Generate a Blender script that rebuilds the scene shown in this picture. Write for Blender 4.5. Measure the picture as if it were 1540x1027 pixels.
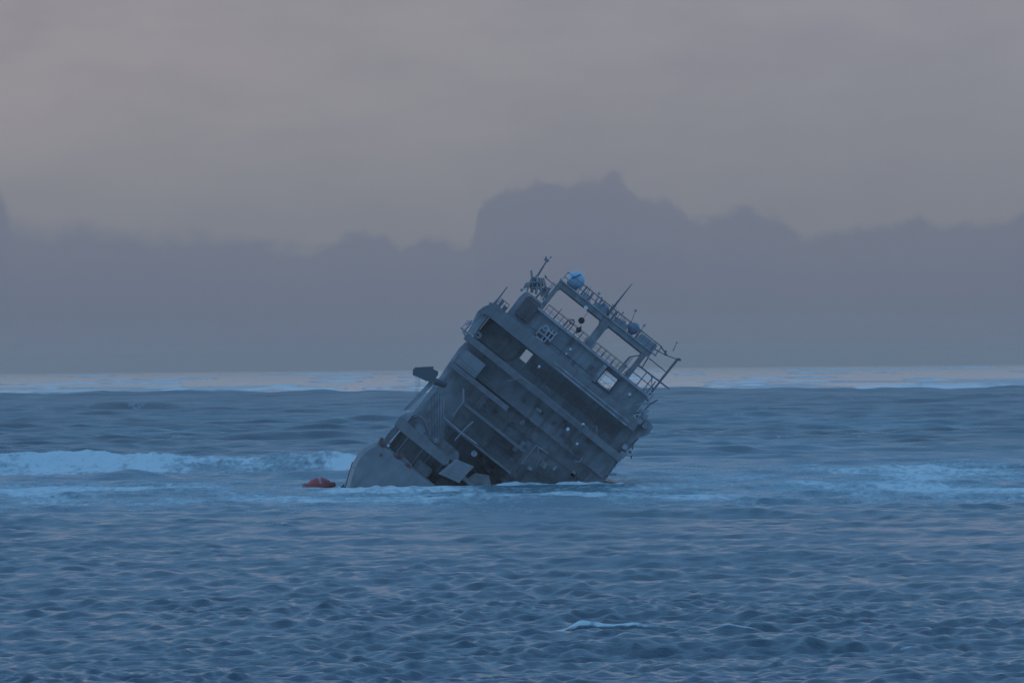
import bpy, math, random
import numpy as np
from mathutils import Matrix, Vector

for o in list(bpy.data.objects):
    bpy.data.objects.remove(o, do_unlink=True)
SC = bpy.context.scene
COL = SC.collection
PI = math.pi

# ------------------------------------------------------------------ camera
CAM_H = 10.0
F = 12718.0                      # focal length in pixels of the 1540 px wide photograph
PITCH = math.atan(33.5 / F)
ROLL = -math.radians(0.52)
cam = bpy.data.cameras.new('camera')
cam.sensor_width = 36.0
cam.lens = F / 1540.0 * 36.0
cam.clip_start = 1.0
cam.clip_end = 60000.0
camo = bpy.data.objects.new('camera', cam)
COL.objects.link(camo)
CAM_M = Matrix.Rotation(PI / 2 + PITCH, 4, 'X') @ Matrix.Rotation(ROLL, 4, 'Z')
camo.matrix_world = Matrix.Translation((0, 0, CAM_H)) @ CAM_M
SC.camera = camo

# ------------------------------------------------------------------ world
W = bpy.data.worlds.new('World')
SC.world = W
W.use_nodes = True
nt = W.node_tree
nt.nodes.clear()
N = nt.nodes.new
L = nt.links.new


def wmath(op, a, b=None, c=None, clamp=False):
    n = N('ShaderNodeMath'); n.operation = op; n.use_clamp = clamp
    for i, v in enumerate((a, b, c)):
        if v is None:
            continue
        if isinstance(v, (int, float)):
            n.inputs[i].default_value = v
        else:
            L(v, n.inputs[i])
    return n.outputs[0]


def wmix(fac, a, b):
    n = N('ShaderNodeMix'); n.data_type = 'RGBA'
    for s, v in ((0, fac), (6, a), (7, b)):
        if isinstance(v, (tuple, list)):
            n.inputs[s].default_value = (*v, 1)
        elif isinstance(v, (int, float)):
            n.inputs[s].default_value = v
        else:
            L(v, n.inputs[s])
    return n.outputs[2]


def wstep(x, lo, hi):
    n = N('ShaderNodeMapRange'); n.interpolation_type = 'SMOOTHSTEP'
    L(x, n.inputs[0])
    n.inputs[1].default_value = lo; n.inputs[2].default_value = hi
    return n.outputs[0]


SUN_EL = math.radians(4.0)
SUN_AZ = math.radians(-75.0)     # from the view direction, negative to the left
tc = N('ShaderNodeTexCoord')
sep = N('ShaderNodeSeparateXYZ'); L(tc.outputs['Generated'], sep.inputs[0])
X, Y, Z = sep.outputs
az = wmath('ARCTAN2', X, Y)
hor = wmath('SQRT', wmath('ADD', wmath('MULTIPLY', X, X), wmath('MULTIPLY', Y, Y)))
el = wmath('DIVIDE', Z, wmath('MAXIMUM', hor, 0.001))
sky = N('ShaderNodeTexSky'); sky.sky_type = 'NISHITA'; sky.sun_disc = False
sky.sun_elevation = SUN_EL
sky.sun_rotation = SUN_AZ
sky.altitude = 0; sky.air_density = 1.0; sky.dust_density = 0.3; sky.ozone_density = 3.0
skyb = N('ShaderNodeVectorMath'); skyb.operation = 'MULTIPLY'
L(sky.outputs[0], skyb.inputs[0]); skyb.inputs[1].default_value = (SKY_R, SKY_G, SKY_B) = (0.075, 0.105, 0.155)
vis = wmix(0.6, skyb.outputs[0], (0.28, 0.61, 1.06))

# noise in sky angles
cmb = N('ShaderNodeCombineXYZ'); L(az, cmb.inputs[0]); L(el, cmb.inputs[1])


def wnoise(scale, sx, sy, detail=5.0, seed=0.0):
    m = N('ShaderNodeMapping'); L(cmb.outputs[0], m.inputs[0])
    m.inputs[3].default_value = (sx, sy, 1); m.inputs[1].default_value = (seed, seed * 0.7, seed)
    n = N('ShaderNodeTexNoise'); L(m.outputs[0], n.inputs[0])
    n.inputs['Scale'].default_value = scale; n.inputs['Detail'].default_value = detail
    return n.outputs[0]


# the low cloud layer: a warm grey veil above, a blue grey cumulus bank below
CP = [(-8, 255), (4, 262), (12, 300), (20, 318), (60, 330), (130, 322), (240, 335), (360, 345), (430, 358), (480, 362), (520, 345), (550, 342), (580, 352), (605, 365),
      (640, 352), (665, 350), (690, 362), (712, 358), (722, 305), (740, 292), (780, 272), (810, 259), (830, 268),
      (860, 269), (880, 258), (902, 263), (925, 250), (945, 269), (962, 280), (1000, 290), (1028, 298),
      (1036, 318), (1060, 323), (1100, 309), (1130, 304), (1165, 318), (1190, 336), (1220, 348), (1250, 345),
      (1290, 335), (1330, 330), (1380, 323), (1410, 334), (1450, 331), (1500, 326), (1540, 314)]
fc = N('ShaderNodeFloatCurve')
L(wmath('ADD', wmath('MULTIPLY', az, 1 / 0.16), 0.5, clamp=True), fc.inputs['Value'])
cv = fc.mapping.curves[0]


def cpt(px, py):
    # horizon line of the photo is tilted, take the bank height above it
    hy = 547 - (px - 770) * math.tan(math.radians(0.52))
    return ((px - 770) / F / 0.16 + 0.5, (hy - py) / F * 25)


pts = [cpt(*p) for p in CP]
cv.points[0].location = (0.0, pts[0][1] * 0.9)
cv.points[1].location = (1.0, pts[-1][1] * 1.1)
for p in pts:
    q = cv.points.new(*p); q.handle_type = 'VECTOR'
fc.mapping.update()
top = wmath('DIVIDE', fc.outputs[0], 25.0)
n1 = wnoise(420, 1, 1.2, 4.0, 2.0)
n2 = wnoise(60, 1, 2.5, 5.0, 5.0)
n3 = wnoise(22, 1, 3.0, 5.0, 9.0)
top2 = wmath('ADD', top, wmath('MULTIPLY', wmath('ADD', wmath('SUBTRACT', n1, 0.5), wmath('MULTIPLY', wmath('SUBTRACT', wnoise(150, 1, 1.3, 3.0, 12.0), 0.5), 1.0)), 0.0028))
depth = wmath('SUBTRACT', top2, el)           # positive inside the bank
# the left of the bank dissolves, the middle is crisp
soft = wmath('ADD', wmath('MULTIPLY', wstep(az, -0.045, -0.012), -0.0022), 0.0036)
bank = wmath('DIVIDE', depth, soft, clamp=True)
bank = wstep(bank, 0.0, 1.0)
rmp = N('ShaderNodeValToRGB')                 # veil colour by height above the horizon
L(wmath('MULTIPLY', el, 1 / 0.06, clamp=True), rmp.inputs[0])
cr = rmp.color_ramp
cr.elements[0].position = 0.0; cr.elements[0].color = (0.180, 0.196, 0.236, 1)
cr.elements[1].position = 1.0; cr.elements[1].color = (0.335, 0.325, 0.372, 1)
e = cr.elements.new(0.30); e.color = (0.212, 0.226, 0.260, 1)
e = cr.elements.new(0.72); e.color = (0.282, 0.280, 0.318, 1)
bkr = N('ShaderNodeValToRGB')                 # bank colour by height
L(wmath('MULTIPLY', el, 1 / 0.025, clamp=True), bkr.inputs[0])
b = bkr.color_ramp
b.elements[0].position = 0.0; b.elements[0].color = (0.137, 0.165, 0.234, 1)
b.elements[1].position = 1.0; b.elements[1].color = (0.172, 0.188, 0.246, 1)
warm = wmix(wmath('MULTIPLY', wstep(az, 0.06, -0.09), 0.75), rmp.outputs[0], (0.325, 0.298, 0.312))
warm = wmix(wmath('MULTIPLY', wstep(el, 0.012, 0.035), 1.0), rmp.outputs[0], warm)
veil = wmix(wmath('MULTIPLY', wmath('SUBTRACT', n2, 0.40, clamp=True), 0.9), warm, (0.190, 0.198, 0.240))
bkc = wmix(wmath('MULTIPLY', wmath('SUBTRACT', n3, 0.38, clamp=True), 1.1), bkr.outputs[0], (0.140, 0.172, 0.240))
low = wmix(wmath('MULTIPLY', bank, wmath('ADD', wmath('MULTIPLY', wstep(depth, 0.0, 0.014), 0.20), 0.80)), veil, bkc)
# unseen bright sky band, added above the view to light the far water
added_glow = wmath('MULTIPLY', wmath('MULTIPLY', wstep(el, 0.043, 0.060), wstep(el, 0.094, 0.070)), wstep(wmath('ABSOLUTE', az), 0.30, 0.12))
low = wmix(added_glow, low, (0.84, 0.79, 0.83))
upper = wstep(el, 0.066, 0.14)
col = wmix(upper, low, vis)
# below the horizon (only seen by rays that miss the sea)
col = wmix(wstep(el, -0.002, -0.02), col, (0.04, 0.08, 0.14))
bg = N('ShaderNodeBackground'); L(col, bg.inputs[0]); bg.inputs[1].default_value = 1.0
wo = N('ShaderNodeOutputWorld'); L(bg.outputs[0], wo.inputs[0])

# ------------------------------------------------------------------ sun (low, behind thick cloud)
sd = bpy.data.lights.new('sun', 'SUN'); sd.energy = 0.25; sd.angle = math.radians(20)
sd.color = (1.0, 0.86, 0.76)
so = bpy.data.objects.new('sun', sd); COL.objects.link(so)
dirv = Vector((math.sin(SUN_AZ) * math.cos(math.radians(9)), math.cos(SUN_AZ) * math.cos(math.radians(9)), math.sin(math.radians(9))))
so.rotation_euler = dirv.to_track_quat('Z', 'Y').to_euler()

SC.view_settings.view_transform = 'Standard'
SC.view_settings.look = 'None'
SC.view_settings.exposure = 0.0
SC.view_settings.gamma = 1.0
SC.cycles.use_denoising = True
SC.cycles.max_bounces = 6
SC.cycles.volume_bounces = 1


# ------------------------------------------------------------------ pixel -> place
def place(px, py, dist):
    r = CAM_M.to_3x3() @ Vector(((px - 770) / F, -(py - 513.5) / F, -1.0))
    t = dist / r.y
    return Vector((0, 0, CAM_H)) + r * t


def tag(o, label=None, cat=None, group=None, kind=None):
    if label: o['label'] = label
    if cat: o['category'] = cat
    if group: o['group'] = group
    if kind: o['kind'] = kind
    return o


# ------------------------------------------------------------------ materials
def mat(name, col, rough=0.6, var=0.0, rust=0.0, metal=0.0, spec=0.5, scale=1.2):
    m = bpy.data.materials.new(name); m.use_nodes = True
    t = m.node_tree; bs = t.nodes['Principled BSDF']
    bs.inputs['Base Color'].default_value = (*col, 1)
    bs.inputs['Roughness'].default_value = rough
    bs.inputs['Metallic'].default_value = metal
    bs.inputs['Specular IOR Level'].default_value = spec
    if var or rust:
        tcn = t.nodes.new('ShaderNodeTexCoord')
        n = t.nodes.new('ShaderNodeTexNoise'); n.inputs['Scale'].default_value = scale; n.inputs['Detail'].default_value = 6
        t.links.new(tcn.outputs['Object'], n.inputs[0])
        mr = t.nodes.new('ShaderNodeMapRange'); t.links.new(n.outputs[0], mr.inputs[0])
        mr.inputs[1].default_value = 0.3; mr.inputs[2].default_value = 0.7
        mr.inputs[3].default_value = 1 - var; mr.inputs[4].default_value = 1 + var
        vm = t.nodes.new('ShaderNodeVectorMath'); vm.operation = 'SCALE'
        vm.inputs[0].default_value = col; t.links.new(mr.outputs[0], vm.inputs['Scale'])
        out = vm.outputs[0]
        if rust:
            mp = t.nodes.new('ShaderNodeMapping'); t.links.new(tcn.outputs['Object'], mp.inputs[0])
            mp.inputs[3].default_value = (1.6, 1.0, 0.28)
            n2_ = t.nodes.new('ShaderNodeTexNoise'); n2_.inputs['Scale'].default_value = 1.3; n2_.inputs['Detail'].default_value = 8
            n2_.inputs['Roughness'].default_value = 0.65
            t.links.new(mp.outputs[0], n2_.inputs[0])
            m2 = t.nodes.new('ShaderNodeMapRange'); t.links.new(n2_.outputs[0], m2.inputs[0])
            m2.inputs[1].default_value = 0.50; m2.inputs[2].default_value = 0.68
            m2.inputs[3].default_value = 0; m2.inputs[4].default_value = rust
            mx = t.nodes.new('ShaderNodeMix'); mx.data_type = 'RGBA'
            t.links.new(m2.outputs[0], mx.inputs[0]); t.links.new(out, mx.inputs[6])
            mx.inputs[7].default_value = (0.11, 0.055, 0.045, 1)
            out = mx.outputs[2]
        t.links.new(out, bs.inputs['Base Color'])
    return m


M = dict(
    hull=mat('hull_paint', (0.205, 0.23, 0.255), 0.55, 0.14, 0.4),
    grey=mat('navy_grey_paint', (0.29, 0.325, 0.36), 0.6, 0.2, 0.55),
    band=mat('deck_edge_paint', (0.19, 0.205, 0.225), 0.6, 0.16, 0.5),
    house=mat('house_paint', (0.30, 0.335, 0.37), 0.6, 0.16, 0.4, scale=0.7),
    panel=mat('pale_panel_paint', (0.28, 0.295, 0.325), 0.55, 0.08, 0.1),
    dark=mat('dark_equipment', (0.36, 0.385, 0.43), 0.6, 0.3, 0.5),
    deck=mat('deck_coating', (0.2, 0.23, 0.23), 0.8, 0.2, 0.4),
    steel=mat('weathered_steel', (0.13, 0.155, 0.19), 0.5, 0.2, 0.2),
    glass=mat('dark_window_glass', (0.11, 0.125, 0.15), 0.3),
    white=mat('white_gear', (0.62, 0.68, 0.72), 0.5, 0.05),
    radome=mat('pale_blue_radome', (0.31, 0.50, 0.64), 0.4, 0.04),
    radome2=mat('grey_radome', (0.20, 0.24, 0.32), 0.4, 0.04),
    lamp=mat('lamp_housing', (0.75, 0.78, 0.8), 0.3),
    gear=mat('dark_gear_paint', (0.25, 0.255, 0.27), 0.6, 0.3, 0.5),  # darker grey for gear, frames, hatches and the bay plate
    palepipe=mat('pale_pipe_paint', (0.52, 0.54, 0.58), 0.5, 0.1),
    rustgrey=mat('rust_stained_steel', (0.15, 0.125, 0.14), 0.7, 0.3, 0.5),
    rust=mat('antifouling_red', (0.17, 0.075, 0.07), 0.7, 0.25, 0.4),
    black=mat('black_signal', (0.015, 0.018, 0.022), 0.7),
    rope=mat('rope_fibre', (0.10, 0.12, 0.14), 0.8),
    red=mat('red_raft_fabric', (0.42, 0.06, 0.06), 0.6, 0.15),
    stripe=mat('reflective_tape', (0.36, 0.24, 0.25), 0.4),
)

# ------------------------------------------------------------------ sea
rng = np.random.default_rng(11)


def lattice(seed):
    return np.random.default_rng(seed).random((256, 256)).astype(np.float32)


_lat = {}


def vnoise(x, y, seed):
    if seed not in _lat:
        _lat[seed] = lattice(seed)
    g = _lat[seed]
    xi = np.floor(x).astype(np.int64); yi = np.floor(y).astype(np.int64)
    fx = (x - xi).astype(np.float32); fy = (y - yi).astype(np.float32)
    fx = fx * fx * (3 - 2 * fx); fy = fy * fy * (3 - 2 * fy)
    x0 = xi & 255; x1 = (xi + 1) & 255; y0 = yi & 255; y1 = (yi + 1) & 255
    a = g[x0, y0] * (1 - fx) + g[x1, y0] * fx
    b_ = g[x0, y1] * (1 - fx) + g[x1, y1] * fx
    return a * (1 - fy) + b_ * fy


def fbm(x, y, seed, octs=4, gain=0.5):
    s = 0; a = 1.0; t = 0
    for i in range(octs):
        s = s + a * vnoise(x * 2 ** i + 17.3 * i, y * 2 ** i - 9.1 * i, seed + i)
        t += a; a *= gain
    return s / t


def sst(x, lo, hi):
    t = np.clip((x - lo) / (hi - lo), 0, 1)
    return t * t * (3 - 2 * t)


def bell(x, c, w0, w1):
    """1 at c, falling to 0 w0 before and w1 after"""
    d = np.where(x < c, (c - x) / w0, (x - c) / w1)
    return np.exp(-2.2 * d * d)


def water():
    # rows: distance from the camera
    rows = [6.0]
    while rows[-1] < 15000:
        d = rows[-1]
        if d < 225: s = max(1.0, d * 0.03) if d < 190 else 0.5
        elif d < 2600: s = 0.17 * (d / 260) ** 1.3
        elif d < 5000: s = 6.0 * (d / 2600) ** 2.2
        else: s = d * 0.006
        rows.append(d + s)
    rows = np.array(rows)
    half = math.radians(4.6)
    mid = np.linspace(-half, half, 760)
    side = [half]
    step = mid[1] - mid[0]
    while side[-1] < PI - 0.02:
        step = min(step * 1.12, 0.1)
        side.append(min(side[-1] + step, PI))
    side = np.array(side[1:])
    if side[-1] < PI: side = np.append(side, PI)
    ang = np.concatenate([-side[::-1], mid, side])
    nr, nc = len(rows), len(ang)
    D = rows[:, None].astype(np.float64)
    A = ang[None, :]
    x = (D * np.sin(A)); y = (D * np.cos(A))
    X0 = x.copy(); Y0 = y.copy()
    z = np.zeros_like(x); 
    sp = np.gradient(rows)[:, None]
    # ---- spectrum
    comps = []
    n = 84
    for i in range(n):
        lam = 0.42 * (70 / 0.42) ** ((i + rng.random() * 0.8) / n)
        spread = 1.15 if lam < 6 else 0.55 if lam < 20 else 0.28
        th = -PI / 2 + 0.18 + rng.normal() * spread
        st = 0.070 if lam < 2.0 else 0.020 if lam < 5 else 0.018 if lam < 12 else 0.013 if lam < 25 else 0.0065
        comps.append((lam, th, st, rng.random() * 2 * PI))
    gust = (0.35 + 1.3 * fbm(x / 34, y / 70, 40, 3)) * (0.55 + 0.9 * fbm(x / 5.5, y / 9, 44, 3))
    # steeper, shorter seas over the shoal outside the wreck
    offing = (1 + 1.5 * sst(D + 0 * x, 700, 1300) * (0.4 + 1.2 * fbm(x / 60, y / 200, 47, 3))).astype(np.float32)
    xf = x.astype(np.float32); yf = y.astype(np.float32)
    dx = np.zeros_like(xf); dy = np.zeros_like(xf); zf = np.zeros_like(xf)
    for lam, th, st, ph in comps:
        k = 2 * PI / lam
        att = np.clip((lam / sp - 2.5) / 2.5, 0, 1)
        rsel = np.where(att[:, 0] > 0)[0]
        r1 = rsel.max() + 1 if len(rsel) else 0
        if not r1: continue
        cx, cy = math.cos(th), math.sin(th)
        arg = ((xf[:r1] * np.float32(k * cx) + yf[:r1] * np.float32(k * cy)) + np.float32(ph))
        amp = (att[:r1] * st / k).astype(np.float32)
        if lam < 9: amp = amp * gust[:r1].astype(np.float32)
        if 3.5 < lam < 40: amp = amp * offing[:r1]
        zf[:r1] += amp * np.cos(arg)
        sn = amp * np.sin(arg) * np.float32(0.55)
        dx[:r1] -= np.float32(cx) * sn; dy[:r1] -= np.float32(cy) * sn
    z += zf
    crest = zf.copy()
    foam = np.zeros_like(x)
    aer = np.zeros_like(x)
    cone = (np.abs(A) < math.radians(40)) * 1.0
    # ---- breaking wave left of the ship
    y0 = 806 + 9 * (fbm(x / 30, x * 0, 3, 3) - 0.5) * 2
    along = sst(x, -6, -14) * sst(x, -260, -120)
    hgt = 1.25 + 1.9 * (fbm(x / 9, x * 0 + 3.3, 5, 4) - 0.5) + 0.55 * (fbm(x / 3.5, y / 5, 16, 3) - 0.5) + 0.35 * (fbm(x / 0.7, y / 3, 6, 3) - 0.5) + 0.45 * sst(x, -22, -42)
    z += hgt * along * bell(y, y0, 9, 16)
    rag = fbm(x / 2.6, y / 9, 7, 4)
    face = np.where(y < y0 + 0.8, np.exp(-((y0 - y) / 30) ** 2), np.exp(-((y - y0) / 2.0) ** 2)) * along
    foam = np.maximum(foam, face * np.clip(0.15 + 1.6 * fbm(x / 7, y / 16, 9, 4), 0.3, 1.4) * (0.45 + 0.62 * rag))
    # ---- small dark swells in front of it
    y1 = 752 + 10 * (fbm(x / 26, x * 0 + 1, 13, 2) - 0.5) * 2
    h1 = np.clip(3.0 * (fbm(x / 9, x * 0 + 7, 15, 3) - 0.38), 0, 1.15) * sst(x, -8, -14) * sst(x, -200, -100)
    z += h1 * bell(y, y1, 7, 9)
    foam *= 1 - 0.9 * sst(h1 * bell(y, y1, 9, 7), 0.15, 0.4)
    # low swells behind the ship on the right
    for (yy, hh, sd_, sc) in ((905, 0.9, 21, 20), (1130, 1.1, 23, 26), (1480, 1.4, 25, 40), (1900, 1.8, 27, 50)):
        h_ = hh * np.clip(2.4 * (fbm(x / sc, x * 0 + 2, sd_, 3) - 0.35), 0, 1.2) * cone
        z += h_ * bell(y, yy + sc * (fbm(x / (2 * sc), x * 0, sd_ + 1, 2) - 0.5), 0.014 * yy, 0.02 * yy)
    # ---- far reef swell, white water beyond it
    y2 = 2500 + 120 * (fbm(x / 160, x * 0, 31, 2) - 0.5)
    h2 = (2.2 + 1.9 * (fbm(x / 34, x * 0 + 5, 33, 4) - 0.5) + 0.9 * (fbm(x / 7, x * 0 + 5, 34, 3) - 0.5) - 0.5 * sst(x, -60, 120)) * cone
    z += h2 * bell(y, y2, 70, 60)
    for (yy, hh, sd_) in ((3050, 0.9, 131), (3500, 1.0, 133), (4100, 1.0, 135), (5000, 1.3, 137), (6500, 1.6, 139), (9000, 2.2, 141)):
        yl = yy + yy * 0.05 * (fbm(x / (yy * 0.05), x * 0, sd_ + 1, 2) - 0.5)
        hh_ = hh * np.clip(3.2 * (fbm(x / (yy * 0.007), x * 0 + 4, sd_, 4) - 0.40), 0, 1.3) * cone
        z += hh_ * bell(y, yl, yy * 0.02, yy * 0.02)
        foam = np.maximum(foam, sst(hh_ / hh, 0.35, 0.9) * 1.1 * np.exp(-((y - yl + yy * 0.012) / (yy * 0.016)) ** 2) * (0.4 + 0.9 * fbm(x / 9, y / 60, sd_ + 5, 3)))
    far = fbm(x / 120, y / 900, 50, 4)
    far2 = fbm(x / 40, y / 260, 55, 3)
    m = sst(D, 2560, 2800) * cone
    foam = np.maximum(foam, m * (1 - 0.75 * sst(D, 3600, 4800)) * np.clip(0.50 + 1.3 * (far - 0.5) + 0.9 * (far2 - .5), 0, 1))
    cap = sst(x, -20, -120) * sst(h2 - 1.9, 0, 0.7) * (fbm(x / 12, y / 30, 58, 3) > 0.5) * np.exp(-((y - y2 + 5) / 14) ** 2)
    foam = np.maximum(foam, cap * 0.7)
    # breaker on the far right
    rb = bell(x, 112, 30, 25) * bell(y, 2260 + 6 * np.sin(x / 14), 26, 40)
    z += 1.1 * rb; foam = np.maximum(foam, sst(rb, 0.45, 0.8) * (0.5 + 0.6 * far2) * (y < 2262))
    # ---- churned water round the wreck and across the view
    str1 = fbm(x / 7 + y / 90, y / 26, 60, 5, 0.6)
    bandm = sst(D, 545, 625) * sst(D, 722, 690)
    rightm = sst(x, 2, 18) * sst(D, 575, 640) * sst(D, 860, 760)
    leftm = sst(x, -8, -16) * sst(D, 575, 640) * sst(D, 770, 720) * 0.7
    bm = np.maximum(np.maximum(bandm, rightm), leftm)
    foam = np.maximum(foam, bm * np.clip(0.52 + 1.5 * (str1 - 0.5) + 0.4 * (fbm(x / 16, y / 9, 63, 3) - 0.5), 0, 0.85))
    aer = np.maximum(aer, sst(D, 520, 640) * sst(D, 1000, 820) * (0.5 + 0.8 * (fbm(x / 25, y / 60, 66, 3) - 0.4)))
    aer = np.maximum(aer, 0.45 * sst(fbm(x / 30, y / 160, 68, 3), 0.45, 0.7) * sst(D, 1900, 1300) * sst(D, 400, 700))
    # wash against the hull
    hx = np.where(x < 9, np.maximum(np.abs(x + 1.5) - 12.2, 0), 99)
    lap = np.exp(-(hx / 1.8) ** 2) * np.exp(-((y - 681 - 9 * sst(x, -3, 1) + (fbm(x / 2, x * 0, 70, 3) - .5) * 8) / 6.0) ** 2)
    foam = np.maximum(foam, lap * (0.75 + 0.8 * fbm(x / 1.2, y / 4, 71, 3)))
    z += lap * (0.75 * fbm(x / 1.1, y / 3, 72, 3) - 0.15)
    # ---- whitecaps in the foreground
    for (cx_, cy_, wl, wr, hh, st_) in ((2.3, 311, 1.3, 5.4, 0.52, 1.0), (7.7, 310, 0.8, 2.4, 0.26, 0.55), (9.2, 306, 0.6, 1.0, 0.12, 0.45),
                                        (-14.5, 520, 1.5, 2.5, 0.2, 0.5), (26, 540, 2, 3, 0.2, 0.5), (6.0, 288, .4, .8, .1, .4), (13.8, 296, .5, .9, .1, .5)):
        yc = cy_ - 0.9 * (x - cx_) * 0.35 + 0.5 * (fbm(x * 1.3, x * 0, 80, 3) - 0.5)
        sh = bell(x, cx_, wl, wr)
        z += hh * sh * bell(y, yc, 0.9, 2.2)
        foam = np.maximum(foam, st_ * 1.5 * sh * bell(y, yc - 0.10, 0.22 + 0.10 * bell(x, cx_, wl, wr * .2), 0.35) * (2.2 * fbm(x * 3.2, y * 1.5, 82, 4) - 0.10))
        foam = np.maximum(foam, st_ * 0.42 * bell(x, cx_ + .5, wl, wr) * bell(y, yc - 1.5, 3.0, .5) * fbm(x * 2, y * .6, 84, 4))
    foam = np.maximum(foam, 0.40 * sst(fbm(x / 5, y / 30, 95, 3), 0.68, 0.82) * sst(D, 850, 1000) * sst(D, 2500, 2300) * cone)
    # light flecks on the sharpest crests
    thr = 0.62 + 0.2 * (fbm(x / 9, y / 16, 90, 3))
    foam = np.maximum(foam, 0.30 * sst(crest, thr * 0.9, thr * 1.5) * sst(fbm(x, y / 2, 91, 3), 0.55, 0.75) * sst(D, 900, 600))
    z *= sst(D, 14500, 9000) * 1.0
    x = x + dx; y = y + dy
    calm = sst(D + 0 * x, 2600, 3000)
    rough = (0.17 - 0.01 * calm) + 0.14 * sst(np.log(D + 0 * x), math.log(300), math.log(2400)) * (1 - calm)
    ripple = 1 - 0.93 * calm
    # mesh
    co = np.stack([x, y, z], -1).reshape(-1, 3).astype(np.float32)
    ii = (np.arange(nr - 1)[:, None] * nc + np.arange(nc - 1)[None, :]).reshape(-1)
    quads = np.stack([ii, ii + 1, ii + nc + 1, ii + nc], -1).astype(np.int32)
    me = bpy.data.meshes.new('water')
    me.vertices.add(len(co)); me.vertices.foreach_set('co', co.ravel())
    me.loops.add(quads.size); me.loops.foreach_set('vertex_index', quads.ravel())
    me.polygons.add(len(quads))
    me.polygons.foreach_set('loop_start', np.arange(0, quads.size, 4, dtype=np.int32))
    me.polygons.foreach_set('loop_total', np.full(len(quads), 4, dtype=np.int32))
    me.polygons.foreach_set('use_smooth', np.ones(len(quads), dtype=bool))
    me.update(calc_edges=True)
    for nm, arr in (('foam', foam), ('aerated', aer), ('fine_roughness', rough), ('ripple', ripple)):
        at = me.attributes.new(nm, 'FLOAT', 'POINT')
        at.data.foreach_set('value', np.clip(arr, 0, 2).astype(np.float32).ravel())
    if me.polygons[nc * 400].normal.z < 0:
        me.flip_normals()
    print('sea verts', len(co), nr, nc)
    m_ = bpy.data.materials.new('sea_water'); m_.use_nodes = True
    t = m_.node_tree; bs = t.nodes['Principled BSDF']
    nn = t.nodes.new; ln = t.links.new

    def at_(nm):
        a = nn('ShaderNodeAttribute'); a.attribute_name = nm; return a.outputs['Fac']

    def mth(op, a, b2=None, clamp=False):
        n_ = nn('ShaderNodeMath'); n_.operation = op; n_.use_clamp = clamp
        for i, v in enumerate((a, b2)):
            if v is None: continue
            if isinstance(v, (int, float)): n_.inputs[i].default_value = v
            else: ln(v, n_.inputs[i])
        return n_.outputs[0]
    tcn = nn('ShaderNodeTexCoord')

    def noise(sx, sy, detail, rough_=0.55):
        mp = nn('ShaderNodeMapping'); ln(tcn.outputs['Object'], mp.inputs[0]); mp.inputs[3].default_value = (sx, sy, 1)
        n_ = nn('ShaderNodeTexNoise'); ln(mp.outputs[0], n_.inputs[0]); n_.inputs['Scale'].default_value = 1
        n_.inputs['Detail'].default_value = detail; n_.inputs['Roughness'].default_value = rough_
        return n_.outputs[0]
    fo = at_('foam')
    fine = noise(1.6, 0.55, 5, 0.62)
    # foam breaks up into lace where it is thin
    f = mth('ADD', mth('MULTIPLY', mth('SUBTRACT', fine, 0.5), 1.8), mth('MULTIPLY', mth('SUBTRACT', fo, 0.30), 1.35))
    mr = nn('ShaderNodeMapRange'); mr.interpolation_type = 'SMOOTHSTEP'
    ln(f, mr.inputs[0]); mr.inputs[1].default_value = -0.1; mr.inputs[2].default_value = 0.85
    fac = mth('MULTIPLY', mr.outputs[0], mth('MULTIPLY', fo, 3.0, True), True)
    fac = mth('MULTIPLY', fac, 0.92)
    mx = nn('ShaderNodeMix'); mx.data_type = 'RGBA'
    ln(at_('aerated'), mx.inputs[0]); mx.inputs[6].default_value = (0.022, 0.066, 0.100, 1); mx.inputs[7].default_value = (0.075, 0.215, 0.27, 1)
    mx2 = nn('ShaderNodeMix'); mx2.data_type = 'RGBA'
    ln(fac, mx2.inputs[0]); ln(mx.outputs[2], mx2.inputs[6])
    mx3 = nn('ShaderNodeMix'); mx3.data_type = 'RGBA'      # far foam coloured whiter and warmer, standing in for warm light there
    ln(at_('ripple'), mx3.inputs[0]); mx3.inputs[6].default_value = (0.93, 0.90, 0.88, 1); mx3.inputs[7].default_value = (0.68, 0.80, 0.83, 1)
    ln(mx3.outputs[2], mx2.inputs[7])
    ln(mx2.outputs[2], bs.inputs['Base Color'])
    ro = nn('ShaderNodeMix'); ro.data_type = 'FLOAT'
    ln(fac, ro.inputs[0]); ln(at_('fine_roughness'), ro.inputs[2]); ro.inputs[3].default_value = 0.9
    ln(ro.outputs[0], bs.inputs['Roughness'])
    bs.inputs['IOR'].default_value = 1.333
    b1 = nn('ShaderNodeBump'); b1.inputs['Strength'].default_value = 0.55; b1.inputs['Distance'].default_value = 0.25
    hgt_ = mth('ADD', mth('ADD', mth('MULTIPLY', noise(0.22, 0.18, 3, 0.6), 1.6), mth('MULTIPLY', noise(1.5, 1.1, 4, 0.6), 0.8)), mth('MULTIPLY', noise(5.0, 4.5, 5, 0.65), 0.62)); ln(hgt_, b1.inputs['Height']); ln(mth('MULTIPLY', at_('ripple'), 0.95), b1.inputs['Strength'])
    ln(b1.outputs[0], bs.inputs['Normal'])
    me.materials.append(m_)
    o = bpy.data.objects.new('water', me); COL.objects.link(o)
    tag(o, kind='structure')


water()

# ------------------------------------------------------------------ mesh builder
# Ship frame: a = across (to starboard), b = up, both in units of K metres; w = metres forward.
K = 700.0 / F


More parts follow.
